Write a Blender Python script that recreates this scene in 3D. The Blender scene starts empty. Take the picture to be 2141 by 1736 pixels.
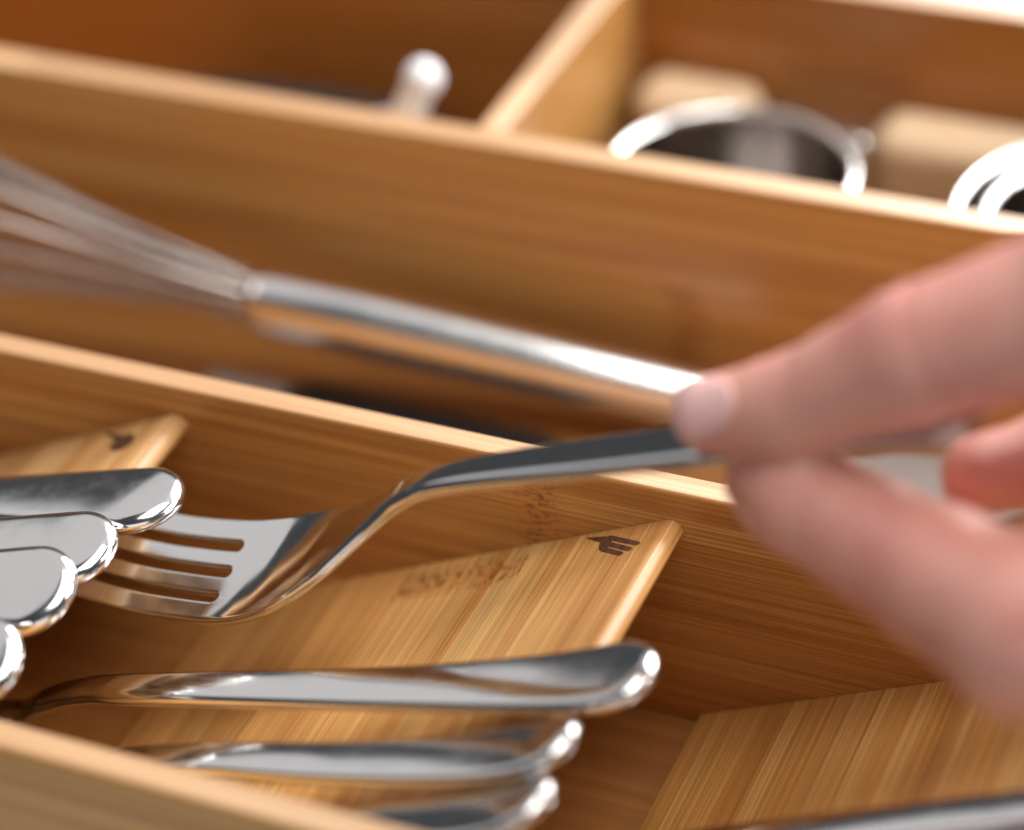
import bpy, bmesh, math, random
import numpy as np
from mathutils import Vector, Matrix
random.seed(4)
MM = 0.001
sc = bpy.context.scene
col = sc.collection

# ------------------------------------------------------------------ camera, world, lights, exposure
F_PX, FRAME_W, FRAME_H = 5822.5, 2141.0, 1736.0
CAM = np.array([198.4, -403.4, 403.3])
def _axes():
    cx, cy, f = FRAME_W / 2, FRAME_H / 2, 5822.545
    X = -np.array([-14000 - cx, -2200 - cy, f]); X /= np.linalg.norm(X)
    Y = np.array([4250 - cx, -3700 - cy, f]); Y /= np.linalg.norm(Y)
    return np.stack([X, Y, np.cross(X, Y)])
ROT = _axes()                                   # rows: world axes seen in camera space (x right, y down, z forward)
def at(px, py, depth):
    """real-world point (mm) measured from the photograph at a given distance along the view axis"""
    return CAM + ROT @ (np.array([px - FRAME_W / 2, py - FRAME_H / 2, F_PX]) / F_PX) * depth
cam_d = bpy.data.cameras.new('camera'); cam = bpy.data.objects.new('camera', cam_d); col.objects.link(cam)
right, down, fwd = ROT[:, 0], ROT[:, 1], ROT[:, 2]
m = Matrix.Identity(4)
for i in range(3):
    m[i][0], m[i][1], m[i][2], m[i][3] = right[i], -down[i], -fwd[i], CAM[i] * MM
cam.matrix_world = m
cam_d.sensor_width = 36; cam_d.lens = 36 * F_PX / FRAME_W
cam_d.clip_start = 0.01; cam_d.clip_end = 50
cam_d.dof.use_dof = True; cam_d.dof.focus_distance = 0.558; cam_d.dof.aperture_fstop = 4.0
sc.camera = cam

world = bpy.data.worlds.new('World'); sc.world = world; world.use_nodes = True
bg = world.node_tree.nodes['Background']
bg.inputs['Color'].default_value = (0.85, 0.92, 1.0, 1); bg.inputs['Strength'].default_value = 0.07

def area(name, loc, target, sx, sy, power, color=(1, 1, 1)):
    l = bpy.data.lights.new(name, 'AREA'); l.shape = 'RECTANGLE'; l.size = sx; l.size_y = sy
    l.energy = power; l.color = color
    o = bpy.data.objects.new(name, l); col.objects.link(o)
    o.location = loc
    o.rotation_euler = (Vector(target) - Vector(loc)).to_track_quat('-Z', 'Y').to_euler()
    return o
area('window_light', (0.30, 1.15, 0.74), (0.05, 0.08, 0.04), 1.15, 0.75, 30, (1.0, 0.98, 0.96))
area('side_window_light', (0.85, 0.38, 0.52), (0.0, 0.0, 0.05), 0.6, 0.4, 11.0, (1.0, 0.96, 0.93))
area('bounce_light', (-0.93, 0.95, 1.52), (0.0, 0.0, 0.04), 3.4, 1.95, 14, (1.0, 0.97, 0.97))
area('overhead_fill', (0.40, 0.05, 1.55), (0.10, -0.02, 0.0), 1.4, 0.9, 24, (1.0, 0.97, 0.94))  # added overhead fill to brighten the ramps, its source unseen
area('front_light', (0.55, -1.6, 0.50), (0, 0, 0.06), 1.8, 0.8, 5.0, (1.0, 0.95, 0.93))

sc.view_settings.view_transform = 'Standard'; sc.view_settings.look = 'None'
sc.view_settings.exposure = 0; sc.view_settings.gamma = 1
sc.render.engine = 'CYCLES'
sc.cycles.use_denoising = True
sc.cycles.max_bounces = 10; sc.cycles.diffuse_bounces = 5; sc.cycles.glossy_bounces = 6
sc.cycles.caustics_reflective = True
sc.cycles.blur_glossy = 0.5
sc.cycles.sample_clamp_indirect = 6

# ------------------------------------------------------------------ object helpers
def link(name, me, mat=None, parent=None):
    o = bpy.data.objects.new(name, me); col.objects.link(o)
    if mat: me.materials.append(mat)
    if parent: o.parent = parent
    return o
def tag(o, label=None, cat=None, group=None, kind=None):
    if label: o['label'] = label
    if cat: o['category'] = cat
    if group: o['group'] = group
    if kind: o['kind'] = kind
    return o
def empty(name, loc=(0, 0, 0)):
    o = bpy.data.objects.new(name, None); o.empty_display_size = 0.01; o.location = loc; col.objects.link(o); return o
def mesh_from(name, verts, faces, smooth=True, scale=MM):
    me = bpy.data.meshes.new(name)
    me.from_pydata([tuple(float(c) * scale for c in v) for v in verts], [], [tuple(int(i) for i in f) for f in faces])
    me.update()
    if smooth:
        for p in me.polygons: p.use_smooth = True
    return me
def bevel(o, w, seg=3, angle=40):
    b = o.modifiers.new('bevel', 'BEVEL'); b.width = w * MM; b.segments = seg; b.limit_method = 'ANGLE'
    b.angle_limit = math.radians(angle); b.harden_normals = True
    return o
def box(name, lo, hi, mat, parent=None, r=1.0, seg=3, top_mat=None):
    """a board; its origin sits at its low corner so the grain runs in its own coordinates"""
    d = [hi[i] - lo[i] for i in range(3)]
    v = [(x, y, z) for x in (0, d[0]) for y in (0, d[1]) for z in (0, d[2])]
    f = [(0, 1, 3, 2), (4, 6, 7, 5), (0, 4, 5, 1), (2, 3, 7, 6), (0, 2, 6, 4), (1, 5, 7, 3)]
    o = link(name, mesh_from(name, v, f), mat, parent)
    o.location = [c * MM for c in lo]
    if r: bevel(o, r, seg)
    if top_mat:                       # light sheen along the top of a board, put into a paler colour
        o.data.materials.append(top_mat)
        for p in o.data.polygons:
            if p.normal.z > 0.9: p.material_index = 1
    return o
def tube(name, pts, rad, mat, parent=None, n=16, closed=False, caps=True):
    P = [np.array(p, float) for p in pts]; N = len(P)
    rad = [rad] * N if np.isscalar(rad) else rad
    verts, faces = [], []
    prev = None
    for i, p in enumerate(P):
        t = (P[(i + 1) % N] - P[i - 1]) if closed else (P[min(i + 1, N - 1)] - P[max(i - 1, 0)])
        t = t / np.linalg.norm(t)
        if prev is None:
            a = np.array([0, 0, 1.0]) if abs(t[2]) < .9 else np.array([1.0, 0, 0])
            u = np.cross(t, a)
        else:
            u = prev - t * (prev @ t)
        u /= np.linalg.norm(u); prev = u; w = np.cross(t, u)
        for k in range(n):
            a = 2 * math.pi * k / n
            verts.append(p + rad[i] * (u * math.cos(a) + w * math.sin(a)))
    rows = N if closed else N - 1
    for i in range(rows):
        j = (i + 1) % N
        for k in range(n):
            l = (k + 1) % n
            faces.append((i * n + k, i * n + l, j * n + l, j * n + k))
    if caps and not closed:
        faces.append(tuple(range(n - 1, -1, -1))); faces.append(tuple((N - 1) * n + k for k in range(n)))
    return link(name, mesh_from(name, verts, faces), mat, parent)
def lathe(name, prof, mat, parent=None, n=64):
    """closed profile of (radius, height) spun about z"""
    verts, faces = [], []
    M = len(prof)
    for k in range(n):
        a = 2 * math.pi * k / n
        for r, z in prof: verts.append((r * math.cos(a), r * math.sin(a), z))
    for k in range(n):
        l = (k + 1) % n
        for i in range(M - 1):
            faces.append((k * M + i, l * M + i, l * M + i + 1, k * M + i + 1))
    return link(name, mesh_from(name, verts, faces), mat, parent)
def catmull(pts, per=12):
    P = [np.array(p, float) for p in pts]
    P = [2 * P[0] - P[1]] + P + [2 * P[-1] - P[-2]]
    out = []
    for i in range(1, len(P) - 2):
        p0, p1, p2, p3 = P[i - 1:i + 3]
        for k in range(per):
            t = k / per
            out.append(0.5 * (2 * p1 + (p2 - p0) * t + (2 * p0 - 5 * p1 + 4 * p2 - p3) * t * t + (3 * p1 - p0 - 3 * p2 + p3) * t ** 3))
    out.append(P[-2]); return out

# ------------------------------------------------------------------ materials
def nodes_of(name):
    m = bpy.data.materials.new(name); m.use_nodes = True
    nt = m.node_tree; return m, nt, nt.nodes['Principled BSDF'], nt.nodes.new, nt.links.new
def math_node(nt, op, a=None, b=None, c=None):
    n = nt.nodes.new('ShaderNodeMath'); n.operation = op
    for i, v in enumerate((a, b, c)):
        if v is None: continue
        if isinstance(v, (int, float)): n.inputs[i].default_value = v
        else: nt.links.new(v, n.inputs[i])
    return n.outputs[0]
def ramp_node(nt, fac, stops):
    n = nt.nodes.new('ShaderNodeValToRGB'); e = n.color_ramp.elements
    while len(e) < len(stops): e.new(0.5)
    for s, (p, c) in zip(e, stops): s.position = p; s.color = (*c, 1)
    nt.links.new(fac, n.inputs[0]); return n.outputs[0]
def mix(nt, fac, a, b, mode='MIX'):
    n = nt.nodes.new('ShaderNodeMix'); n.data_type = 'RGBA'; n.blend_type = mode
    for i, v in ((0, fac), (6, a), (7, b)):
        if isinstance(v, (int, float)): n.inputs[i].default_value = v
        elif isinstance(v, tuple): n.inputs[i].default_value = (*v, 1)
        else: nt.links.new(v, n.inputs[i])
    return n.outputs[2]
def maprange(nt, v, a, b, c=0.0, d=1.0):
    n = nt.nodes.new('ShaderNodeMapRange'); nt.links.new(v, n.inputs[0])
    for i, x in enumerate((a, b, c, d)): n.inputs[i + 1].default_value = x
    return n.outputs[0]

def bamboo(name, along, across, strip=18.0, seed=0.0, nodes=(), contrast=1.0, tone=1.0, rough=0.36, pale=0.0):
    """laminated bamboo: along = axis index of the fibres, across = axis over which the strips are glued.
    nodes: list of (along_mm, across_lo, across_hi) growth-ring bands."""
    m, nt, bs, new, lk = nodes_of(name)
    tc = new('ShaderNodeTexCoord'); sp = new('ShaderNodeSeparateXYZ'); lk(tc.outputs['Object'], sp.inputs[0])
    ax = [sp.outputs[i] for i in range(3)]
    third = 3 - along - across
    A = math_node(nt, 'MULTIPLY', ax[along], 1000.0); C = math_node(nt, 'MULTIPLY', ax[across], 1000.0)
    T = math_node(nt, 'MULTIPLY', ax[third], 1000.0)
    def noise(sa, scx, stx=0.2, detail=3.0, rgh=0.55, off=0.0, dist=0.0):
        cb = new('ShaderNodeCombineXYZ')
        lk(math_node(nt, 'MULTIPLY_ADD', A, sa, seed * 13.7 + off), cb.inputs[0])
        lk(math_node(nt, 'MULTIPLY_ADD', C, scx, seed * 7.1 + off * 1.7), cb.inputs[1])
        lk(math_node(nt, 'MULTIPLY_ADD', T, stx, seed * 3.3), cb.inputs[2])
        n = new('ShaderNodeTexNoise'); n.inputs['Scale'].default_value = 1.0; n.inputs['Detail'].default_value = detail
        n.inputs['Roughness'].default_value = rgh; n.inputs['Distortion'].default_value = dist
        lk(cb.outputs[0], n.inputs['Vector']); return n.outputs[0]
    # glued strips, each with its own tone, ends staggered
    wob = noise(0.004, 0.02, detail=0.0)
    sidx = math_node(nt, 'FLOOR', math_node(nt, 'ADD', math_node(nt, 'DIVIDE', C, strip), math_node(nt, 'MULTIPLY', wob, 0.0)))
    wn = new('ShaderNodeTexWhiteNoise'); wn.noise_dimensions = '2D'
    cb = new('ShaderNodeCombineXYZ'); lk(math_node(nt, 'ADD', sidx, seed), cb.inputs[0])
    lk(math_node(nt, 'FLOOR', math_node(nt, 'MULTIPLY_ADD', A, 1 / 310.0, seed * .37)), cb.inputs[1]); lk(cb.outputs[0], wn.inputs['Vector'])
    strip_tone = wn.outputs['Value']
    broad = noise(0.006, 0.22, 0.05, 2.0, 0.5, 3.0)
    fine = noise(0.008, 2.1, 0.7, 5.0, 0.66, 11.0, 0.08)
    hair = noise(0.016, 4.6, 2.0, 2.0, 0.6, 23.0)
    pl = lambda r, g, b: (min(.9, r * tone), min(.8, g * tone * (1 + (.13 if pale > 0 else .42) * pale)), min(.6, b * tone * (1 + .85 * pale)))
    base = ramp_node(nt, broad, [(0.28, pl(0.46, 0.215, 0.053)), (0.5, pl(0.57, 0.30, 0.085)), (0.74, pl(0.68, 0.40, 0.135))])
    st = maprange(nt, strip_tone, 0, 1, 0.80, 1.14)
    g = new('ShaderNodeCombineColor')
    for i in range(3): lk(st, g.inputs[i])
    c = mix(nt, 1.0, base, g.outputs[0], 'MULTIPLY')
    lines = maprange(nt, fine, 0.40, 0.62)
    c = mix(nt, math_node(nt, 'MULTIPLY', math_node(nt, 'SUBTRACT', 1.0, lines), 0.62 * contrast), c, (0.27, 0.085, 0.017))
    light = maprange(nt, fine, 0.60, 0.74)
    c = mix(nt, math_node(nt, 'MULTIPLY', light, 0.45 * contrast), c, (0.78, 0.50, 0.22))
    hr = maprange(nt, hair, 0.575, 0.655)
    # sharp dark fibres gathered in bundles
    bundle = maprange(nt, noise(0.004, 0.16, 0.1, 1.0, 0.5, 41.0), 0.42, 0.60)
    c = mix(nt, math_node(nt, 'MULTIPLY', math_node(nt, 'MULTIPLY', hr, bundle), 0.80 * contrast), c, (0.15, 0.042, 0.010))
    # growth nodes: short dark dashes in a band across the fibres
    for na, lo, hi, w in nodes:
        da = math_node(nt, 'ABSOLUTE', math_node(nt, 'SUBTRACT', math_node(nt, 'ADD', A, math_node(nt, 'MULTIPLY', noise(0.05, 0.12, 0.1, 2.0, .5, 61.0), 7.0)), na + 3.5))
        band = maprange(nt, da, w * 0.3, w, 1.0, 0.0)
        inside = math_node(nt, 'MULTIPLY', maprange(nt, C, lo - .6, lo + .6), maprange(nt, C, hi - .6, hi + .6, 1.0, 0.0))
        dash = maprange(nt, noise(0.42, 1.15, 0.3, 2.0, 0.6, 71.0, 0.4), 0.50, 0.60)
        k = math_node(nt, 'MULTIPLY', math_node(nt, 'MULTIPLY', band, inside), dash)
        c = mix(nt, math_node(nt, 'MULTIPLY', math_node(nt, 'MULTIPLY', band, inside), 0.42), c, (0.50, 0.20, 0.05))
        c = mix(nt, math_node(nt, 'MULTIPLY', k, 0.85), c, (0.20, 0.055, 0.012))
    # glue lines
    fr = math_node(nt, 'FRACT', math_node(nt, 'DIVIDE', C, strip))
    gl = math_node(nt, 'LESS_THAN', fr, 0.012)
    c = mix(nt, math_node(nt, 'MULTIPLY', gl, 0.45), c, (0.20, 0.07, 0.018))
    lk(c, bs.inputs['Base Color'])
    bs.inputs['Roughness'].default_value = rough
    rr = maprange(nt, fine, 0.3, 0.7, rough + 0.08, rough - 0.06); lk(rr, bs.inputs['Roughness'])
    bs.inputs['Specular IOR Level'].default_value = 0.5
    bs.inputs['Coat Weight'].default_value = 0.45; bs.inputs['Coat Roughness'].default_value = 0.30
    bp = new('ShaderNodeBump'); bp.inputs['Strength'].default_value = 0.35; bp.inputs['Distance'].default_value = 0.00012
    h = math_node(nt, 'SUBTRACT', fine, math_node(nt, 'MULTIPLY', math_node(nt, 'MULTIPLY', hr, bundle), 0.4))
    lk(h, bp.inputs['Height']); lk(bp.outputs[0], bs.inputs['Normal'])
    return m
def steel(name, rough=0.08, col_=(0.72, 0.71, 0.70), smudge=0.10, brushed=None):
    m, nt, bs, new, lk = nodes_of(name)
    bs.inputs['Metallic'].default_value = 1; bs.inputs['Base Color'].default_value = (*col_, 1)
    tc = new('ShaderNodeTexCoord')
    n = new('ShaderNodeTexNoise'); n.inputs['Scale'].default_value = 160; n.inputs['Detail'].default_value = 6; n.inputs['Roughness'].default_value = .7
    if brushed:
        mp = new('ShaderNodeMapping'); mp.inputs['Scale'].default_value = brushed; lk(tc.outputs['Object'], mp.inputs[0]); lk(mp.outputs[0], n.inputs['Vector'])
    else: lk(tc.outputs['Object'], n.inputs['Vector'])
    lk(maprange(nt, n.outputs[0], 0.45, 0.75, rough, rough + smudge), bs.inputs['Roughness'])
    # hairline scratches
    v = new('ShaderNodeTexNoise'); v.inputs['Scale'].default_value = 900; v.inputs['Detail'].default_value = 3
    lk(tc.outputs['Object'], v.inputs['Vector'])
    bp = new('ShaderNodeBump'); bp.inputs['Strength'].default_value = 0.008; bp.inputs['Distance'].default_value = 0.0001
    lk(v.outputs[0], bp.inputs['Height']); lk(bp.outputs[0], bs.inputs['Normal'])
    return m
def plain(name, c, rough=0.5, var=0.15, scale=60):
    m, nt, bs, new, lk = nodes_of(name)
    tc = new('ShaderNodeTexCoord'); n = new('ShaderNodeTexNoise'); n.inputs['Scale'].default_value = scale; n.inputs['Detail'].default_value = 4
    lk(tc.outputs['Object'], n.inputs['Vector'])
    lk(ramp_node(nt, n.outputs[0], [(0.3, tuple(x * (1 - var) for x in c)), (0.7, tuple(min(1, x * (1 + var)) for x in c))]), bs.inputs['Base Color'])
    bs.inputs['Roughness'].default_value = rough
    return m

M_steel = steel('polished_steel', 0.12, smudge=0.09)
M_fork = steel('fork_steel', 0.10, smudge=0.07)
M_spoon = steel('worn_steel', 0.13, smudge=0.12)
M_brushed = steel('brushed_steel', 0.24, col_=(0.85, 0.84, 0.83), smudge=0.04)
M_wire = steel('wire_steel', 0.2, col_=(0.50, 0.45, 0.42), smudge=0.1)
M_cup = steel('cup_steel', 0.16, col_=(0.80, 0.79, 0.78), smudge=0.06)
M_rod = plain('rod_pale_sheen', (0.82, 0.83, 0.85), 0.2, 0.03)  # pale colour stands in for light reflected by the steel
M_bowl = steel('cup_bowl_steel', 0.22, col_=(0.20, 0.18, 0.17), smudge=0.1)  # steel darkened in colour to stand in for dark reflections inside the cup
M_greyplastic = plain('grey_plastic', (0.30, 0.275, 0.26), 0.5, 0.04)
M_black = plain('black_nylon', (0.012, 0.013, 0.015), 0.42)
M_paint = plain('drawer_paint', (0.70, 0.68, 0.65), 0.45, 0.04, 12)
M_palewood = plain('pale_beech', (0.74, 0.53, 0.33), 0.5, 0.10, 25)
def burn_mat():
    m, nt, bs, new, lk = nodes_of('burnt_bamboo')
    tc = new('ShaderNodeTexCoord'); mp = new('ShaderNodeMapping'); mp.inputs['Scale'].default_value = (2200, 200, 2200)
    lk(tc.outputs['Object'], mp.inputs[0]); n = new('ShaderNodeTexNoise'); n.inputs['Scale'].default_value = 1.0; n.inputs['Detail'].default_value = 3
    lk(mp.outputs[0], n.inputs['Vector'])
    lk(ramp_node(nt, n.outputs[0], [(0.35, (0.045, 0.014, 0.005)), (0.7, (0.16, 0.055, 0.017))]), bs.inputs['Base Color'])
    bs.inputs['Roughness'].default_value = 0.75; return m
M_burn = burn_mat()

# ------------------------------------------------------------------ the bamboo tray
H = 61.0
X0, X1 = -330.0, 330.0
tray = empty('cutlery_tray')
tag(tray, 'bamboo drawer organiser tray with long dividers and sloping ramps holding the cutlery', 'cutlery tray')
WALL = dict(
    a=bamboo('bamboo_divider', 0, 2, 21, 1.0, nodes=[(328.0, 33, 66, 6.0), (120, 0, 40, 6)], tone=0.94, pale=-0.2, contrast=1.1),
    b=bamboo('bamboo_divider_far', 0, 2, 30, 2.0, contrast=0.5, tone=1.06, nodes=[(318, 0, 30, 6)]),
    c=bamboo('bamboo_back', 0, 2, 30, 3.0, contrast=0.6, tone=0.74, pale=-0.6),  # tone lowered to carry the shade of the back compartment
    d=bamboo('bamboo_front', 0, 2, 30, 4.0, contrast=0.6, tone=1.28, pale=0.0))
M_top_sheen = bamboo('bamboo_top_sheen', 0, 1, 40, 15.0, contrast=0.45, tone=1.16, pale=1.5, rough=0.30)  # paler tint carries the light sheen on the long board tops
M_cross_sheen = bamboo('bamboo_cross_sheen', 1, 0, 40, 16.0, contrast=0.4, tone=1.16, pale=1.7, rough=0.30)  # same painted sheen for the top of the cross divider
M_floor = bamboo('bamboo_floor', 0, 1, 24, 6.0, contrast=0.9, tone=0.62, pale=-0.3)  # darkened tone holds the shade under the cutlery
M_cross = bamboo('bamboo_cross', 1, 2, 30, 7.0, contrast=0.5, tone=0.72)
box('base_board', (X0, -109.0, -4.0), (X1, 214.0, 0.0), M_floor, tray, 0.5)
box('divider', (X0 + 7, 0.0, 0.004), (X1 - 7, 6.0, H), WALL['a'], tray, 0.7, top_mat=M_top_sheen)
box('divider', (X0 + 7, 111.0, 0.004), (X1 - 7, 118.5, H), WALL['b'], tray, 0.9, top_mat=M_top_sheen)
box('side_wall', (X0, -109.0, 0.004), (X1, -102.0, H), WALL['d'], tray, 1.2, top_mat=M_top_sheen)
box('side_wall', (X0, 207.0, 0.004), (X1, 214.0, H), WALL['c'], tray, 1.0, top_mat=M_top_sheen)
box('end_wall', (X0, -102.0, 0.004), (X0 + 7, 207.0, H), M_cross, tray, 1.0)
box('end_wall', (X1 - 7, -102.0, 0.004), (X1, 207.0, H), M_cross, tray, 1.0)
box('cross_divider', (-60.3, 118.5, 0.004), (-53.3, 207.0, H - 0.4), M_cross, tray, 1.0, top_mat=M_cross_sheen)

RL, RZ0, RZ1, RT = 109.5, 2.6, 54.8, 5.0
RANG = math.atan2(RZ1 - RZ0, RL)
def ramp_mesh():
    c, s = math.cos(RANG), math.sin(RANG)
    L = RL / c
    prof = [(0.0, -2.4), (0.0, -0.25), (0.25, 0.0)]
    prof += [(L * k / 24, 0.0) for k in range(1, 24)]
    r = RT / 2
    for k in range(0, 13):
        a = math.pi / 2 - math.pi * k / 12
        prof.append((L - r + r * math.cos(a), -r + r * math.sin(a)))
    prof += [(5.6, -RT)]
    ys = (-101.8, -0.12)
    n = len(prof); v = []; f = []
    for y in ys:
        for u, w in prof: v.append((u, y, w))
    for i in range(n):
        j = (i + 1) % n; f.append((i, j, n + j, n + i))
    f.append(tuple(range(n - 1, -1, -1))); f.append(tuple(n + i for i in range(n)))
    me = mesh_from('ramp', v, f)
    return me
RAMP_MATS = [bamboo('bamboo_ramp_pale', 1, 0, 40, 8.0, contrast=0.8, tone=1.40, pale=0.6, nodes=[(-40, 20, 60, 5)]),
             bamboo('bamboo_ramp_striped', 1, 0, 36, 9.3, contrast=0.85, tone=1.48, pale=0.25, nodes=[(-7.5, 54, 87, 6.5)]),
             bamboo('bamboo_ramp_dark', 1, 0, 44, 12.0, contrast=0.95, tone=1.38, pale=0.0)]
ramps = []
for i, x in enumerate((-187.2, -74.0, 39.0)):
    o = link('ramp', ramp_mesh(), RAMP_MATS[i], tray)
    o.location = (x * MM, 0, RZ0 * MM); o.rotation_euler = (0, -RANG, 0)
    wn = o.modifiers.new('wn', 'WEIGHTED_NORMAL'); wn.keep_sharp = True
    for p in o.data.polygons:
        if len(p.vertices) > 4: p.use_smooth = False
    ramps.append(o)

def icon(name, polys, parent):
    """burnt-in mark: thin inlay on the ramp face, in ramp coordinates (u along slope from its top end, y across)"""
    bm = bmesh.new()
    for pi, poly in enumerate(polys):
        lo = [bm.verts.new((u * MM, y * MM, -0.05 * MM)) for u, y in poly]
        hi = [bm.verts.new((u * MM, y * MM, (0.03 + 0.012 * pi) * MM)) for u, y in poly]
        n = len(poly)
        bm.faces.new(hi); bm.faces.new(lo[::-1])
        for i in range(n): bm.faces.new((lo[i], lo[(i + 1) % n], hi[(i + 1) % n], hi[i]))
    bmesh.ops.recalc_face_normals(bm, faces=bm.faces)
    me = bpy.data.meshes.new(name); bm.to_mesh(me); bm.free()
    return link(name, me, M_burn, parent)
def capsule(u0, y0, u1, y1, r0, r1, n=8):
    d = math.atan2(y1 - y0, u1 - u0); out = []
    for k in range(n + 1):
        a = d + math.pi / 2 + math.pi * k / n; out.append((u0 + r0 * math.cos(a), y0 + r0 * math.sin(a)))
    for k in range(n + 1):
        a = d - math.pi / 2 + math.pi * k / n; out.append((u1 + r1 * math.cos(a), y1 + r1 * math.sin(a)))
    return out
RLEN = RL / math.cos(RANG)
icon('fork_mark', [capsule(100.3, -1.7, 104.6, -3.2, 0.25, 1.0), [(104.2, -2.9), (106.2, -2.2), (107.6, -3.6), (107.4, -6.6), (106.4, -7.6), (105.4, -7.0), (104.6, -5.2)],
                   capsule(106.6, -3.2, 114.9, -7.2, 0.72, 0.62), capsule(106.6, -5.2, 113.6, -8.7, 0.70, 0.62), capsule(106.5, -7.0, 111.9, -9.8, 0.70, 0.62)], ramps[1])
def ell(cx, cy, a, b, ang, n=24):
    return [(cx + a * math.cos(t) * math.cos(ang) - b * math.sin(t) * math.sin(ang), cy + a * math.cos(t) * math.sin(ang) + b * math.sin(t) * math.cos(ang)) for t in [2 * math.pi * k / n for k in range(n)]]
icon('spoon_mark', [capsule(99.9, -1.4, 106.6, -5.4, 0.4, 0.9), ell(109.2, -7.9, 3.9, 3.0, math.atan2(-9, 11))], ramps[0])
icon('knife_mark', [capsule(100, -1.5, 105, -4.0, 0.8, 0.9), capsule(105.6, -4.3, 114, -9.0, 1.3, 0.5)], ramps[2])

# the drawer that the tray stands in
ground = box('drawer_bottom', (-520, -260, -12.0), (520, 380, -4.004), M_paint, None, 0)
tag(ground, kind='structure')

# ------------------------------------------------------------------ flatware
def sweep(name, pts, mat, roll=0.0, side=(0, 1, 0), per=10, edge=1.0, crown=0.0, tail=False):
    """pts: (x, y, z, width, thickness, cup) from root to tip; a solid bar with a rounded rim that runs on round the tip"""
    full = catmull([np.array(p, float) for p in pts], per)
    arr = np.array(full); P = arr[:, :3]
    S = np.concatenate([[0], np.cumsum(np.linalg.norm(np.diff(P, axis=0), axis=1))]); L = S[-1]
    wt, w0 = arr[-1, 3] / 2, (arr[0, 3] / 2 if tail else 0.0)
    ss = [w0 * (1 - math.cos(math.pi / 2 * k / 20)) for k in range(20)] if tail else []
    ss += list(np.linspace(w0, L - wt, 170)) + [L - wt + wt * math.sin(math.pi / 2 * k / 64) for k in range(1, 65)]
    NV = 48
    us = [-math.cos(math.pi * k / NV) for k in range(NV + 1)]
    q = np.stack([np.interp(ss, S, arr[:, k]) for k in range(arr.shape[1])], 1)
    n = len(ss); sd0 = np.array(side, float)
    C = q[:, :3].copy()
    T = np.gradient(C, axis=0); 
    for _ in range(4): T[1:-1] = (T[:-2] + 2 * T[1:-1] + T[2:]) / 4
    bm = bmesh.new(); top, bot = [], []
    for i in range(n):
        t = T[i] / np.linalg.norm(T[i]); s = sd0 - t * (sd0 @ t); s /= np.linalg.norm(s); nn = np.cross(t, s)
        if nn[2] < 0: nn = -nn
        rl = roll(ss[i] / L) if callable(roll) else roll
        s, nn = s * math.cos(rl) + nn * math.sin(rl), nn * math.cos(rl) - s * math.sin(rl)
        wf = q[i, 3] / 2; w = wf; ds = 0.0; wend = wf
        if ss[i] > L - wt: ds = ss[i] - (L - wt); wend = wt
        elif tail and ss[i] < w0: ds = w0 - ss[i]; wend = w0
        if ds > 0: w = wend * math.sqrt(max(0.0, 1 - (ds / wend) ** 2))
        th, cup = q[i, 4] / 2, q[i, 5]; re = min(th * 1.25 * edge, wf * 0.8)
        rt, rb = [], []
        for u in us:
            v = u * w
            d = max(0.0, wend - math.hypot(ds, v)) if ds > 0 else wf - abs(v)
            a = min(1.0, d / re); hgt = th * math.sqrt(max(0.0, 1 - (1 - a) ** 2))
            g = min(1.0, d / max(wend, 1e-6)); cr = crown * (1 - (1 - g) ** 2)
            base = C[i] + s * v + nn * (cup * (v / wf) ** 2 if wf > 0 else 0)
            rt.append(bm.verts.new((base + nn * (hgt + cr)) * MM)); rb.append(bm.verts.new((base - nn * (hgt + cr * .3)) * MM))
        top.append(rt); bot.append(rb)
    for i in range(n - 1):
        for k in range(NV):
            bm.faces.new((top[i][k], top[i + 1][k], top[i + 1][k + 1], top[i][k + 1]))
            bm.faces.new((bot[i][k], bot[i][k + 1], bot[i + 1][k + 1], bot[i + 1][k]))
    if not tail: bm.faces.new([*top[0], *bot[0][::-1]])
    bmesh.ops.remove_doubles(bm, verts=bm.verts, dist=2e-6)
    bmesh.ops.dissolve_degenerate(bm, edges=bm.edges, dist=1e-7)
    bmesh.ops.recalc_face_normals(bm, faces=bm.faces)
    me = bpy.data.meshes.new(name); bm.to_mesh(me); bm.free()
    for p in me.polygons: p.use_smooth = True
    return link(name, me, mat)

# --- the fork in the hand: profile in x-z, width by x, tines split by round-rooted slots
FP = [(-92, 43.6), (-86, 42.3), (-78, 41.3), (-65, 41.2), (-51, 43.2), (-42, 46.0), (-35.5, 49.4), (-29, 54.0), (-23, 59.2), (-15, 66.9), (-10, 71.9), (-4.5, 76.3), (4, 80.9), (18, 86.8), (33, 92.6), (50, 99.2), (70, 107.0), (90, 114.2), (106, 119.6)]
FW = [(-92, 24), (-80, 25.4), (-50, 27.0), (-40, 27.4), (-34, 27.2), (-29, 25.6), (-24, 21.8), (-19, 16.2), (-14, 11.0), (-10, 8.2), (-4, 8.0), (4, 9.6), (18, 11.4), (33, 12.8), (50, 14.0), (75, 15.6), (95, 16.8), (106, 17.0)]
FT = [(-92, 1.3), (-80, 1.7), (-45, 2.0), (-30, 2.2), (-18, 2.8), (-8, 3.6), (10, 3.4), (40, 3.0), (106, 2.6)]
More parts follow.
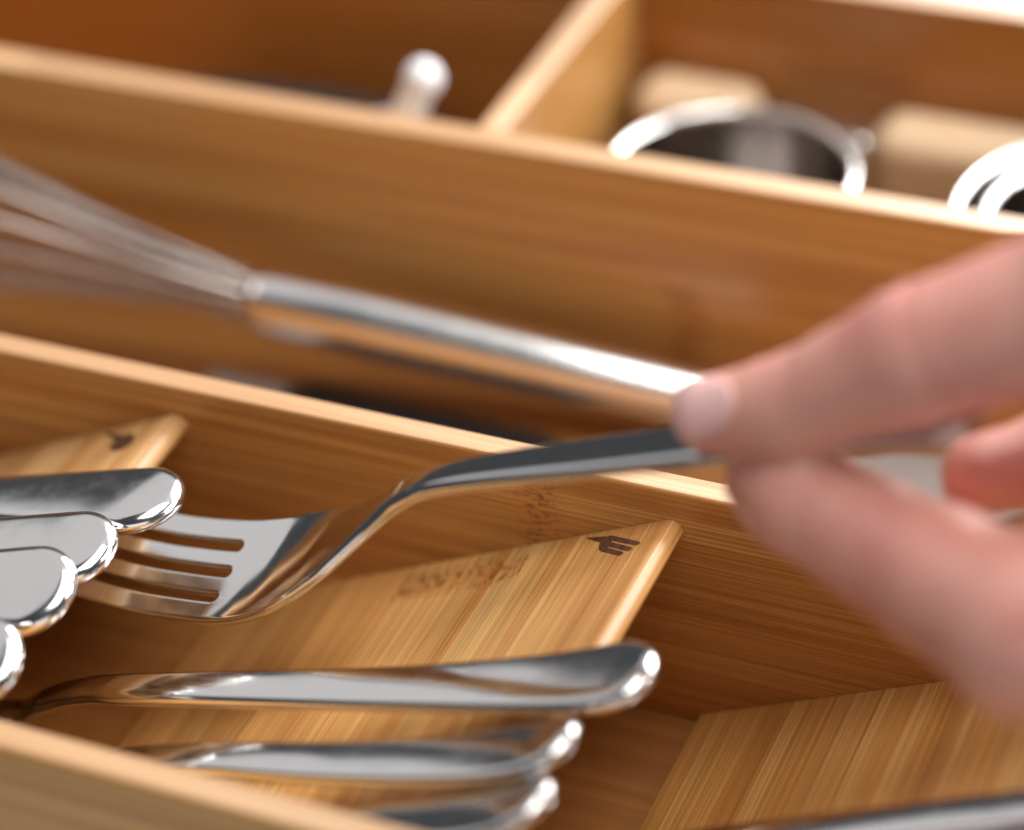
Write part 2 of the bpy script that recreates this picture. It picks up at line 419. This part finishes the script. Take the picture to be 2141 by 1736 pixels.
def fork_mesh():
    prof = np.array(catmull([(x, z) for x, z in FP], 14))
    S = np.concatenate([[0], np.cumsum(np.linalg.norm(np.diff(prof, axis=0), axis=1))]); L = S[-1]
    root_x = -49.5
    s_root = np.interp(root_x, prof[:, 0], S)
    # rows: tine tips -> slot roots (dense near root) -> handle end
    rows = [3.0 * (1 - math.cos(math.pi / 2 * k / 6)) for k in range(6)] + list(np.linspace(3.0, s_root - 3.0, 46))
    rr = 1.05
    rows += [s_root - 3 + 0.4 * k for k in range(1, 4)] + [s_root - rr + rr * math.sin(math.pi / 2 * k / 9) for k in range(0, 10)]
    rows += [s_root + q for q in (0.06, 0.14, 0.26, 0.42)] + list(np.linspace(s_root + 0.7, L - 8.5, 130)) + [L - 8.5 + 8.5 * math.sin(math.pi / 2 * k / 14) for k in range(1, 15)]
    rows = np.array(sorted(set(rows)))
    cx_ = np.interp(rows, S, prof[:, 0]); cz_ = np.interp(rows, S, prof[:, 1])
    tx = np.gradient(cx_, rows); tz = np.gradient(cz_, rows); ln = np.hypot(tx, tz); tx /= ln; tz /= ln
    # smooth tangents a little
    W = np.interp(cx_, *zip(*FW)); T = np.interp(cx_, *zip(*FT))
    NT = 4; NC = 14
    tl = 8.5
    cosq = [(1 - math.cos(math.pi * q / NC)) / 2 for q in range(NC + 1)]
    def row_w(i):
        w = W[i]
        if rows[i] > L - tl: w *= max(0.0, math.sqrt(max(0, 1 - ((rows[i] - (L - tl)) / tl) ** 2)))
        return w
    def slot_h(s):
        d = s_root - s
        return 0.0 if d <= 0 else (rr * math.sqrt(max(0, 1 - (1 - d / rr) ** 2)) if d < rr else rr + 0.25 * min(1, (d - rr) / 40))
    def row_cols(i):
        s, w = rows[i], row_w(i)
        cs = [-w / 2 + w * k / NT for k in range(NT + 1)]
        h = slot_h(s); out = []
        for k in range(NT):
            a = cs[k] + (h if k > 0 else 0); b = cs[k + 1] - (h if k < NT - 1 else 0)
            if s < 6.0:
                e = 0.35 + 0.65 * math.sqrt(max(0, 1 - (1 - s / 6.0) ** 2)); mid = (a + b) / 2; hw = (b - a) / 2 * e; a, b = mid - hw, mid + hw
            out.append([a + (b - a) * c for c in cosq])
        return out
    def edge_dist(i, k, u, lo, hi):
        s, w = rows[i], W[i]
        if s < 6.0: return min(u - lo, hi - u)
        if s > L - tl: d = tl - math.hypot(s - (L - tl), u * tl / (w / 2))
        else: d = w / 2 - abs(u)
        for j in range(1, NT):
            c = -w / 2 + w * j / NT; sc_ = s_root - rr
            d = min(d, abs(u - c) - slot_h(s) if s < sc_ else math.hypot(s - sc_, u - c) - rr)
        return max(0.0, d)
    def roll_at(x): return np.interp(x, [-110, -45, -20, 0, 106], [0.24, 0.22, 0.10, -0.05, -0.10])
    def vert(i, k, u, lo, hi, sgn):
        x, z = cx_[i], cz_[i]; n = np.array([-tz[i], 0, tx[i]]); sd = np.array([0, 1.0, 0])
        r = roll_at(x); c, s_ = math.cos(r), math.sin(r)
        sd2 = sd * c + n * s_; n2 = n * c - sd * s_
        y0 = -31.8 + np.interp(x, [-60, -34, -22, -12, -4], [-1.2, -2.0, -2.2, -0.9, 0])
        hw = W[i] / 2; th = T[i] / 2
        d = edge_dist(i, k, u, lo, hi); a = min(1.0, d / min(th * np.interp(x, [-30, -12], [0.55, 1.1]), hw * 0.8))
        hgt = th * math.sqrt(max(0.0, 1 - (1 - a) ** 2))
        dish = np.interp(x, [-108, -60, -40, -30, -22, -14, -2, 106], [0.3, 0.6, 1.5, 1.5, 0.6, 0.0, -0.2, -0.35])
        e = u / hw
        p = np.array([x, y0, z]) + sd2 * u + n2 * (sgn * hgt + dish * (e * e - 0.33))
        return p
    bm = bmesh.new()
    top = {}; bot = {}
    grid = [row_cols(i) for i in range(len(rows))]
    for i in range(len(rows)):
        for k in range(NT):
            g = grid[i][k]
            for q in range(NC + 1):
                top[i, k, q] = bm.verts.new(vert(i, k, g[q], g[0], g[-1], 1) * MM); bot[i, k, q] = bm.verts.new(vert(i, k, g[q], g[0], g[-1], -1) * MM)
    for i in range(len(rows) - 1):
        for k in range(NT):
            for q in range(NC):
                bm.faces.new((top[i, k, q], top[i + 1, k, q], top[i + 1, k, q + 1], top[i, k, q + 1]))
                bm.faces.new((bot[i, k, q], bot[i, k, q + 1], bot[i + 1, k, q + 1], bot[i + 1, k, q]))
    for k in range(NT):
        for q in range(NC): bm.faces.new((top[0, k, q], top[0, k, q + 1], bot[0, k, q + 1], bot[0, k, q]))
    bmesh.ops.remove_doubles(bm, verts=bm.verts, dist=4e-6)
    bmesh.ops.dissolve_degenerate(bm, edges=bm.edges, dist=1e-7)
    bmesh.ops.recalc_face_normals(bm, faces=bm.faces)
    me = bpy.data.meshes.new('fork'); bm.to_mesh(me); bm.free()
    for p in me.polygons: p.use_smooth = True
    return me
fork = link('fork', fork_mesh(), M_fork)
tag(fork, 'polished steel table fork held up between thumb and index finger', 'fork')

def px(x, y, z, w, t, cup=0.0):
    """point measured in the photograph on the level plane at height z"""
    r = ROT @ np.array([(x - FRAME_W / 2) / F_PX, (y - FRAME_H / 2) / F_PX, 1.0])
    p = CAM + r * ((z - CAM[2]) / r[2]); return (*p, w, t, cup)

# forks lying on the middle ramp, heads tucked under the ramp before it
G1 = 'forks lying on the middle ramp'
def lying_fork(pts, label, roll=0.0):
    o = sweep('fork', pts, M_steel, roll=roll, crown=0.35, tail=True)
    tag(o, label, 'fork', G1); return o
def head_from(p, dy=0.0):
    x, y, z = p[:3]
    return [(x - 75, y - 6 + dy, 5.0, 14, 1.6, 1.2), (x - 48, y - 4 + dy, 3.8, 23, 2.0, 2.5), (x - 26, y - 2 + dy * .5, 5.6, 18, 2.4, 1.5)]
a0 = px(30, 1492, 13.5, 7.0, 3.4)
lying_fork(head_from(a0) + [a0, px(105, 1463, 23, 6.8, 3.6), px(190, 1444, 31.5, 7.2, 3.6), px(300, 1442, 37.5, 8.6, 3.4), px(560, 1443, 43.5, 10.2, 3.2), px(850, 1441, 49.5, 12.5, 3.0), px(1100, 1433, 55, 16.0, 3.2), px(1260, 1420, 59.5, 19.0, 3.8), px(1378, 1394, 63.5, 19.0, 4.2)],
           'steel fork handle with its neck in view, farthest of the handles on the middle ramp', roll=lambda s: 0.0)
b0 = px(120, 1640, 16, 7.0, 3.4)
lying_fork(head_from(b0) + [b0, px(220, 1600, 30, 7.4, 3.4), px(420, 1590, 41, 9.0, 3.2), px(700, 1598, 48, 11.5, 3.0), px(940, 1592, 54, 14.0, 3.0), px(1100, 1572, 59, 16.0, 3.2), px(1208, 1534, 64.5, 15.5, 3.6)],
           'steel fork handle with a small glint, between two others on the middle ramp', roll=lambda s: -0.06)
c0 = px(330, 1790, 22, 7.0, 3.4)
lying_fork(head_from(c0) + [c0, px(480, 1765, 36, 8.5, 3.2), px(700, 1742, 46, 12, 3.0), px(900, 1722, 52, 15, 3.0), px(1050, 1698, 57.5, 16.5, 3.2), px(1158, 1652, 63, 15.5, 3.6)],
           'steel fork handle partly hidden by the front wall of the tray', roll=lambda s: -0.08)

# spoons fanned out on the left ramp
G2 = 'spoons fanned out on the left ramp'
def spoon(tip, z, label, yaw=0.0, roll=0.2, w=20.5, rise=0.22):
    t = px(tip[0], tip[1], z, w, 4.2); x, y = t[0], t[1]
    ch = lambda d: (x - d, y - d * yaw)
    pts = [(*ch(196), 8.5, 26, 1.6, 7), (*ch(178), 6.0, 40, 1.8, 8), (*ch(155), 5.2, 40, 1.8, 8), (*ch(136), 8, 22, 2.2, 3), (*ch(120), 16, 8.0, 3.4, 0), (*ch(104), z - 30, 7.5, 3.6, 0),
           (*ch(78), z - 78 * rise, 10, 3.6, 0), (*ch(48), z - 48 * rise, 15.0, 4.0, 0), (*ch(22), z - 22 * rise + .5, 19.2, 4.2, 0), (*ch(9), z - 9 * rise + 0.8, w, 4.5, 0), t]
    o = sweep('spoon', pts, M_spoon, roll=lambda s: roll * min(1, max(0, (s - .45) / .2)), crown=0.6, edge=1.0, tail=True)
    tag(o, label, 'spoon', G2); return o
spoon((376, 1056), 61.0, 'scratched steel spoon handle in front of the spoon mark, farthest back of the fan', 0.02, 0.0)
spoon((236, 1160), 61.0, 'steel spoon handle second from the back of the fan, its tip over the fork tines', 0.04, 0.16)
spoon((153, 1245), 62.0, 'steel spoon handle third from the back of the fan, with a bright rim', 0.06, 0.36)
spoon((42, 1395), 62.0, 'steel spoon handle nearest the front wall, only its bright tip in view', 0.10, 0.40)

kn = sweep('table_knife', [px(1000, 1838, 12, 13, 2.0), px(1200, 1820, 23, 13, 3.2), px(1400, 1797, 31, 13.5, 4.0), px(1700, 1762, 40, 14, 4.6), px(2000, 1728, 48, 14, 5.0), px(2141, 1712, 52, 14, 5.0), px(2450, 1670, 60, 15, 6.0), px(2700, 1641, 66, 14, 6.0)], M_steel, roll=-0.08, crown=0.6, tail=True)
tag(kn, 'steel table knife lying on the right ramp below the hand', 'knife')

# ------------------------------------------------------------------ whisk behind the divider
wh = empty('whisk')
tag(wh, 'steel balloon whisk lying in the compartment behind the divider', 'whisk')
r0, r1 = np.array(px(548, 630, 24, 0, 0)[:3]), np.array(px(1500, 846, 12.5, 0, 0)[:3])
ax = (r0 - r1) / np.linalg.norm(r0 - r1)
def hp(d): return r0 - ax * d
HL = np.linalg.norm(r1 - r0)
prof = [(0, 6.4), (0.6, 7.4), (1.6, 7.9), (30, 8.1), (HL * .6, 7.8), (HL - 6, 7.2), (HL - 2, 6.2), (HL - .5, 4.5), (HL, 0.6)]
tube('handle', [hp(d) for d, r in prof], [r for d, r in prof], M_brushed, wh, 40)
tube('ferrule', [hp(d) for d in (-3.5, -3.2, 0.5, 0.6)], [5.8, 6.6, 6.6, 4.0], M_wire, wh, 32)
up = np.array([0, 0, 1.0]); e1 = up - ax * (up @ ax); e1 /= np.linalg.norm(e1); e2 = np.cross(ax, e1)
for k in range(6):
    a = math.pi * (k + 0.60) / 6
    d = e1 * math.cos(a) + e2 * math.sin(a)
    half = [(0, 5.2 if k % 2 else 3.6), (20, 7.0), (45, 10.4), (75, 16), (105, 21), (130, 19), (146, 11), (150 + k * 0.9, 0)]
    loop = [r0 + ax * s + d * r for s, r in half] + [r0 + ax * s - d * r for s, r in half[-2::-1]]
    # keep the balloon above the base board
    loop = [p + np.array([0, 0, 5.0 * min(1, max(0, (p - r0) @ ax / 100))]) for p in loop]
    tube('wire', catmull(loop, 8), 1.1, M_wire, wh, 10)

# black turner lying on the base board behind the divider
tn = empty('turner')
tag(tn, 'flat black turner with a pale grey handle lying on the tray floor beside the whisk', 'turner')
def slab(name, outline, z0, z1, mat, parent, r=0.6):
    n = len(outline); v = [(x, y, z0) for x, y in outline] + [(x, y, z1) for x, y in outline]
    f = [tuple(range(n - 1, -1, -1)), tuple(range(n, 2 * n))] + [(i, (i + 1) % n, n + (i + 1) % n, n + i) for i in range(n)]
    o = link(name, mesh_from(name, v, f, False), mat, parent); bevel(o, r, 2); return o
slab('blade', [(-98, 38), (-98, 79), (-93, 83), (-30, 80.5), (-22, 76), (-16, 66), (-16, 52), (-24, 42), (-32, 36)], 0.4, 2.6, M_black, tn)
slab('handle', [(-30, 58), (-14, 59), (14, 66), (34, 84), (52, 96), (72, 99), (84, 96), (86, 86), (78, 76), (60, 70), (34, 62), (14, 54), (-12, 50), (-30, 52)], 2.6, 6.0, M_greyplastic, tn)
slab('edge_strip', [(-121, 40), (-121, 80), (-99, 81), (-99, 40)], 0.4, 1.6, M_greyplastic, tn, 0.3)

# ------------------------------------------------------------------ back compartments
def cup(x, y, R, zt, hgt):
    t = 0.8; rb = 1.65
    e = empty('measuring_cup', (x * MM, y * MM, 0))
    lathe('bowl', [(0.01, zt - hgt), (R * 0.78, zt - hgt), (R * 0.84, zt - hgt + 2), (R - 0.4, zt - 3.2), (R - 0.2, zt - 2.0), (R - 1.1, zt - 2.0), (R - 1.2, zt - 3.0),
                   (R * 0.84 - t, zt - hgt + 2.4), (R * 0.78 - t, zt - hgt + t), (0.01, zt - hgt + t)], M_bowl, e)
    lathe('rim', [(R + rb * math.cos(2 * math.pi * k / 20), zt - rb + rb * math.sin(2 * math.pi * k / 20)) for k in range(21)], M_cup, e)
    return e
G3 = 'round steel cups standing in the back compartment'
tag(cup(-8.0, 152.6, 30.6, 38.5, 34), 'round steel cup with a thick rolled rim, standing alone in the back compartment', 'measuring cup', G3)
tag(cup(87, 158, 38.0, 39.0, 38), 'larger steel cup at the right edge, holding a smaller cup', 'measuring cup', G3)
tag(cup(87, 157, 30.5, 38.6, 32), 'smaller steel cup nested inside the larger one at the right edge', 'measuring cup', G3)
bru = empty('brush')
tag(bru, 'pale wooden brush with a grey metal band lying along the back wall', 'brush')
def rbox(name, x0, x1, y0, y1, z0, z1, mat, r):
    return box(name, (x0, y0, z0), (x1, y1, z1), mat, bru, r, 4)
rbox('handle', -50, -16, 187, 206.5, 2, 34, M_palewood, 7)
rbox('metal_band', -16.2, 16.2, 189, 205.5, 3, 29, M_brushed, 3)
rbox('head', 16, 120, 187, 206.5, 2, 33, M_palewood, 7)
# utensils in the left back compartment
ut = empty('ladle')
tag(ut, 'steel rod handle with its shine painted pale grey and a round end rising above the back divider', 'ladle')
tip = at(884, 165, 694)
base = tip + np.array([-6.0, -3, -12.0])
pts = catmull([(-150, 150, 8), (-125, 144, 26), (-100, 138, 42), base, tip], 8)
rd = [4.2] * (len(pts) - 1) + [4.4]
tube('rod', pts, rd, M_rod, ut, 20)
bm = bmesh.new(); bmesh.ops.create_uvsphere(bm, u_segments=24, v_segments=16, radius=5.0 * MM)
me = bpy.data.meshes.new('ball'); bm.to_mesh(me); bm.free()
for p in me.polygons: p.use_smooth = True
o = link('round_end', me, M_rod, ut); o.location = tuple(tip * MM)
bt = empty('peeler')
tag(bt, 'black handled utensil lying in the dark left back compartment', 'kitchen utensil')
tube('handle', catmull([(-190, 172, 11), (-165, 174, 15), (-130, 172, 18), (-100, 168, 18)], 8), 10.0, M_black, bt, 20)
tube('shaft', [(-101, 168, 18), (-80, 166, 22), (-63, 165, 25)], 4.0, M_rod, bt, 14)

# ------------------------------------------------------------------ the hand, grown as one skin from rounded limbs
def surface_nets(vals, org, h):
    nx, ny, nz = vals.shape; ins = vals < 0
    c = np.zeros((nx - 1, ny - 1, nz - 1), np.int8)
    for i in (0, 1):
        for j in (0, 1):
            for k in (0, 1): c += ins[i:nx - 1 + i, j:ny - 1 + j, k:nz - 1 + k]
    act = (c > 0) & (c < 8)
    idx = -np.ones(act.shape, int); ijk = np.argwhere(act); idx[act] = np.arange(len(ijk))
    acc = np.zeros((len(ijk), 3)); cnt = np.zeros(len(ijk))
    I, J, K = ijk.T
    for ax_ in range(3):
        o1, o2 = [a for a in range(3) if a != ax_]
        for a in (0, 1):
            for b in (0, 1):
                d0 = [0, 0, 0]; d0[o1] = a; d0[o2] = b; d1 = list(d0); d1[ax_] = 1
                v0 = vals[I + d0[0], J + d0[1], K + d0[2]]; v1 = vals[I + d1[0], J + d1[1], K + d1[2]]
                cr = (v0 < 0) != (v1 < 0); t = np.where(cr, v0 / np.where(cr, v0 - v1, 1), 0)
                p = np.zeros((len(ijk), 3)); p[:, o1] = a; p[:, o2] = b; p[:, ax_] = t
                acc[cr] += p[cr]; cnt[cr] += 1
    V = (ijk + acc / cnt[:, None]) * h + org
    faces = []
    for ax_ in range(3):
        o1, o2 = [a for a in range(3) if a != ax_]
        s0 = [slice(None)] * 3; s1 = [slice(None)] * 3
        s0[ax_] = slice(0, -1); s1[ax_] = slice(1, None)
        cr = ins[tuple(s0)] != ins[tuple(s1)]
        e = np.argwhere(cr); e = e[(e[:, o1] > 0) & (e[:, o2] > 0) & (e[:, o1] < vals.shape[o1] - 1) & (e[:, o2] < vals.shape[o2] - 1)]
        u = np.zeros(3, int); u[o1] = 1; w = np.zeros(3, int); w[o2] = 1
        def g(q): return idx[q[:, 0], q[:, 1], q[:, 2]]
        F = np.stack([g(e - u - w), g(e - w), g(e), g(e - u)], 1)
        flip = ins[tuple(e.T)] ^ (ax_ == 1)
        F[~flip] = F[~flip][:, ::-1]
        faces.append(F)
    return V, np.concatenate(faces)
def cone(P, a, b, ra, rb):
    ab = b - a; t = np.clip(((P - a) @ ab) / (ab @ ab), 0, 1)
    return np.linalg.norm(P - a - t[..., None] * ab, axis=-1) - (ra + (rb - ra) * t)
def smin(a, b, k):
    h_ = np.clip(0.5 + 0.5 * (b - a) / k, 0, 1); return b * (1 - h_) + a * h_ - k * h_ * (1 - h_)
J = dict(
    i_tip=at(1494, 868, 491), i_dip=at(1655, 852, 484), i_pip=at(1925, 742, 469), i_mcp=at(2400, 590, 452),
    t_tip=at(1606, 996, 493), t_mid=at(1668, 1038, 489), t_ip=at(1830, 1135, 480), t_low=at(1968, 1210, 471), t_mcp=at(2160, 1318, 457), t_cmc=at(2480, 1255, 452),
    m_tip=at(2052, 992, 493), m_dip=at(2215, 962, 494), m_pip=at(2440, 880, 492),
    r_tip=at(2260, 1060, 497), r_dip=at(2350, 1020, 498), r_pip=at(2540, 930, 502),
    l_tip=at(2390, 1090, 500), l_dip=at(2460, 1050, 503), l_pip=at(2600, 960, 512))
J['m_mcp'] = J['i_mcp'] + np.array([6, 17, 5]); J['r_mcp'] = J['i_mcp'] + np.array([11, 33, 2]); J['l_mcp'] = J['i_mcp'] + np.array([17, 47, -6])
J['wrist'] = J['i_mcp'] + np.array([78, 8, 14]); J['arm'] = J['i_mcp'] + np.array([175, -12, 34])
def hand_sdf(P):
    c = lambda a, b, ra, rb: cone(P, J[a], J[b], ra, rb)
    def chain(*segs):
        d = None
        for s in segs:
            x = c(*s); d = x if d is None else smin(d, x, 3.0)
        return d
    index = chain(('i_tip', 'i_dip', 7.2, 9.3), ('i_dip', 'i_pip', 9.2, 12.0), ('i_pip', 'i_mcp', 12.0, 14.5))
    thumb = chain(('t_tip', 't_mid', 7.6, 9.8), ('t_mid', 't_ip', 9.8, 11.0), ('t_ip', 't_low', 11.0, 12.2), ('t_low', 't_mcp', 12.2, 15.0), ('t_mcp', 't_cmc', 15.0, 18.0))
    middle = chain(('m_tip', 'm_dip', 7.3, 8.6), ('m_dip', 'm_pip', 8.8, 10.4), ('m_pip', 'm_mcp', 10.4, 13.0))
    ring = chain(('r_tip', 'r_dip', 7.0, 8.2), ('r_dip', 'r_pip', 8.3, 9.8), ('r_pip', 'r_mcp', 9.8, 12.5))
    little = chain(('l_tip', 'l_dip', 6.0, 7.0), ('l_dip', 'l_pip', 7.0, 8.4), ('l_pip', 'l_mcp', 8.4, 11.5))
    # creases across the backs of the finger joints and the pad folds of the thumb
    def crease(d, a, b, offs, amp, sig):
        t = J[b] - J[a]; t = t / np.linalg.norm(t); q = (P - J[b]) @ t
        for o_ in offs: d = d + np.where(d < 4, amp * np.exp(-((q - o_) / sig) ** 2), 0)
        return d
    index = crease(index, 'i_tip', 'i_dip', (-2.6, 0.4, 3.0), 0.42, 0.8)
    index = crease(index, 'i_dip', 'i_pip', (-4.0, 0.0, 4.2), 0.55, 1.1)
    thumb = crease(thumb, 't_mid', 't_ip', (-2.5, 1.5), 0.55, 1.0)
    palm = smin(c('i_mcp', 'wrist', 15, 20), c('m_mcp', 'wrist', 14, 19), 10)
    palm = smin(palm, c('r_mcp', 'wrist', 13, 19), 10); palm = smin(palm, c('l_mcp', 'wrist', 12, 19), 10)
    palm = smin(palm, c('i_mcp', 'l_mcp', 13.5, 11), 8)
    palm = smin(palm, c('t_cmc', 'wrist', 17, 19), 12); palm = smin(palm, c('t_cmc', 'i_mcp', 12, 12), 12)
    palm = smin(palm, c('wrist', 'arm', 20, 25), 14)
    kk = 1.2 + 6.0 * np.clip((P[..., 0] - 96) / 40, 0, 1)
    d = smin(palm, index, 6); d = smin(d, thumb, kk)
    d = smin(d, middle, 2.0); d = smin(d, ring, 2.0); d = smin(d, little, 2.0)
    return d
h = 1.15
pts = np.array(list(J.values())); lo = pts.min(0) - 28; hi = pts.max(0) + 28; hi[0] = J['arm'][0] + 32
gx = [np.arange(lo[i], hi[i], h) for i in range(3)]
grid = np.stack(np.meshgrid(*gx, indexing='ij'), -1)
vals = np.empty(grid.shape[:3])
for i in range(grid.shape[0]): vals[i] = hand_sdf(grid[i])
V, Fc = surface_nets(vals, lo, h)
def skin_mat():
    m, nt, bs, new, lk = nodes_of('skin')
    tc = new('ShaderNodeTexCoord')
    n1 = new('ShaderNodeTexNoise'); n1.inputs['Scale'].default_value = 45; n1.inputs['Detail'].default_value = 4; lk(tc.outputs['Object'], n1.inputs['Vector'])
    c = ramp_node(nt, n1.outputs[0], [(0.30, (0.64, 0.255, 0.215)), (0.52, (0.74, 0.355, 0.285)), (0.75, (0.79, 0.44, 0.36))])
    lk(c, bs.inputs['Base Color'])
    bs.inputs['Roughness'].default_value = 0.38; bs.inputs['Specular IOR Level'].default_value = 0.6
    bs.inputs['Coat Weight'].default_value = 0.35; bs.inputs['Coat Roughness'].default_value = 0.28
    bs.inputs['Subsurface Weight'].default_value = 0.12; bs.inputs['Subsurface Radius'].default_value = (1.0, 0.3, 0.18); bs.inputs['Subsurface Scale'].default_value = 0.0015
    n2 = new('ShaderNodeTexNoise'); n2.inputs['Scale'].default_value = 900; n2.inputs['Detail'].default_value = 3; lk(tc.outputs['Object'], n2.inputs['Vector'])
    bp = new('ShaderNodeBump'); bp.inputs['Strength'].default_value = 0.25; bp.inputs['Distance'].default_value = 0.0003
    lk(n2.outputs[0], bp.inputs['Height']); lk(bp.outputs[0], bs.inputs['Normal'])
    return m
me = mesh_from('hand', V, Fc)
hand = link('hand', me, skin_mat())
bm = bmesh.new(); bm.from_mesh(me); bmesh.ops.recalc_face_normals(bm, faces=bm.faces); bm.to_mesh(me); bm.free()
for p in me.polygons: p.use_smooth = True
sm = hand.modifiers.new('smooth', 'SMOOTH'); sm.factor = 0.5; sm.iterations = 2
tag(hand, 'right hand reaching in from the right edge, pinching the raised fork by its handle', 'hand')
M_nail = plain('nail', (0.80, 0.49, 0.46), 0.25, 0.05, 100)
def nail(a, b, n_dir, L=13.5, Wd=11.5, back=1.2):
    a, b = J[a], J[b]; t = (a - b) / np.linalg.norm(a - b)
    n_ = np.array(n_dir, float); n_ -= t * (n_ @ t); n_ /= np.linalg.norm(n_); s = np.cross(t, n_)
    NU, NV = 24, 14; G = []
    for i in range(NU + 1):
        u = i / NU
        wv = Wd / 2 * (1 - 0.18 * (1 - u)) * min(1.0, math.sqrt(max(0.0, 1 - (max(0, u - .72) / .30) ** 2)))
        if u < 0.45: wv *= 0.12 + 0.88 * math.sqrt(max(0.0, 1 - ((0.45 - u) / 0.45) ** 2))
        for j in range(NV + 1):
            v = -1 + 2 * j / NV
            G.append(a + t * (-L + u * L + 7.2 - back) + s * (v * wv) + n_ * 16)
    P = np.array(G); tr = np.zeros(len(P))
    for _ in range(40):
        d = hand_sdf(P - n_ * tr[:, None]); tr += np.clip(d, -1, 4) * 0.8
    tr = np.minimum(tr, np.percentile(tr, 50) + 4.5)
    P = P - n_ * tr[:, None] + n_ * 0.05
    f = [(i * (NV + 1) + j, (i + 1) * (NV + 1) + j, (i + 1) * (NV + 1) + j + 1, i * (NV + 1) + j + 1) for i in range(NU) for j in range(NV)]
    o = link('fingernail', mesh_from('fingernail', P, f), M_nail, hand)
    so = o.modifiers.new('s', 'SOLIDIFY'); so.thickness = 0.0010; so.offset = 0
    return o
nail('i_tip', 'i_dip', (-0.15, -0.75, 0.8))
nail('t_tip', 't_mid', (-0.3, -0.25, -0.95), 12, 11)
nail('m_tip', 'm_dip', (-0.2, 0.4, -1))
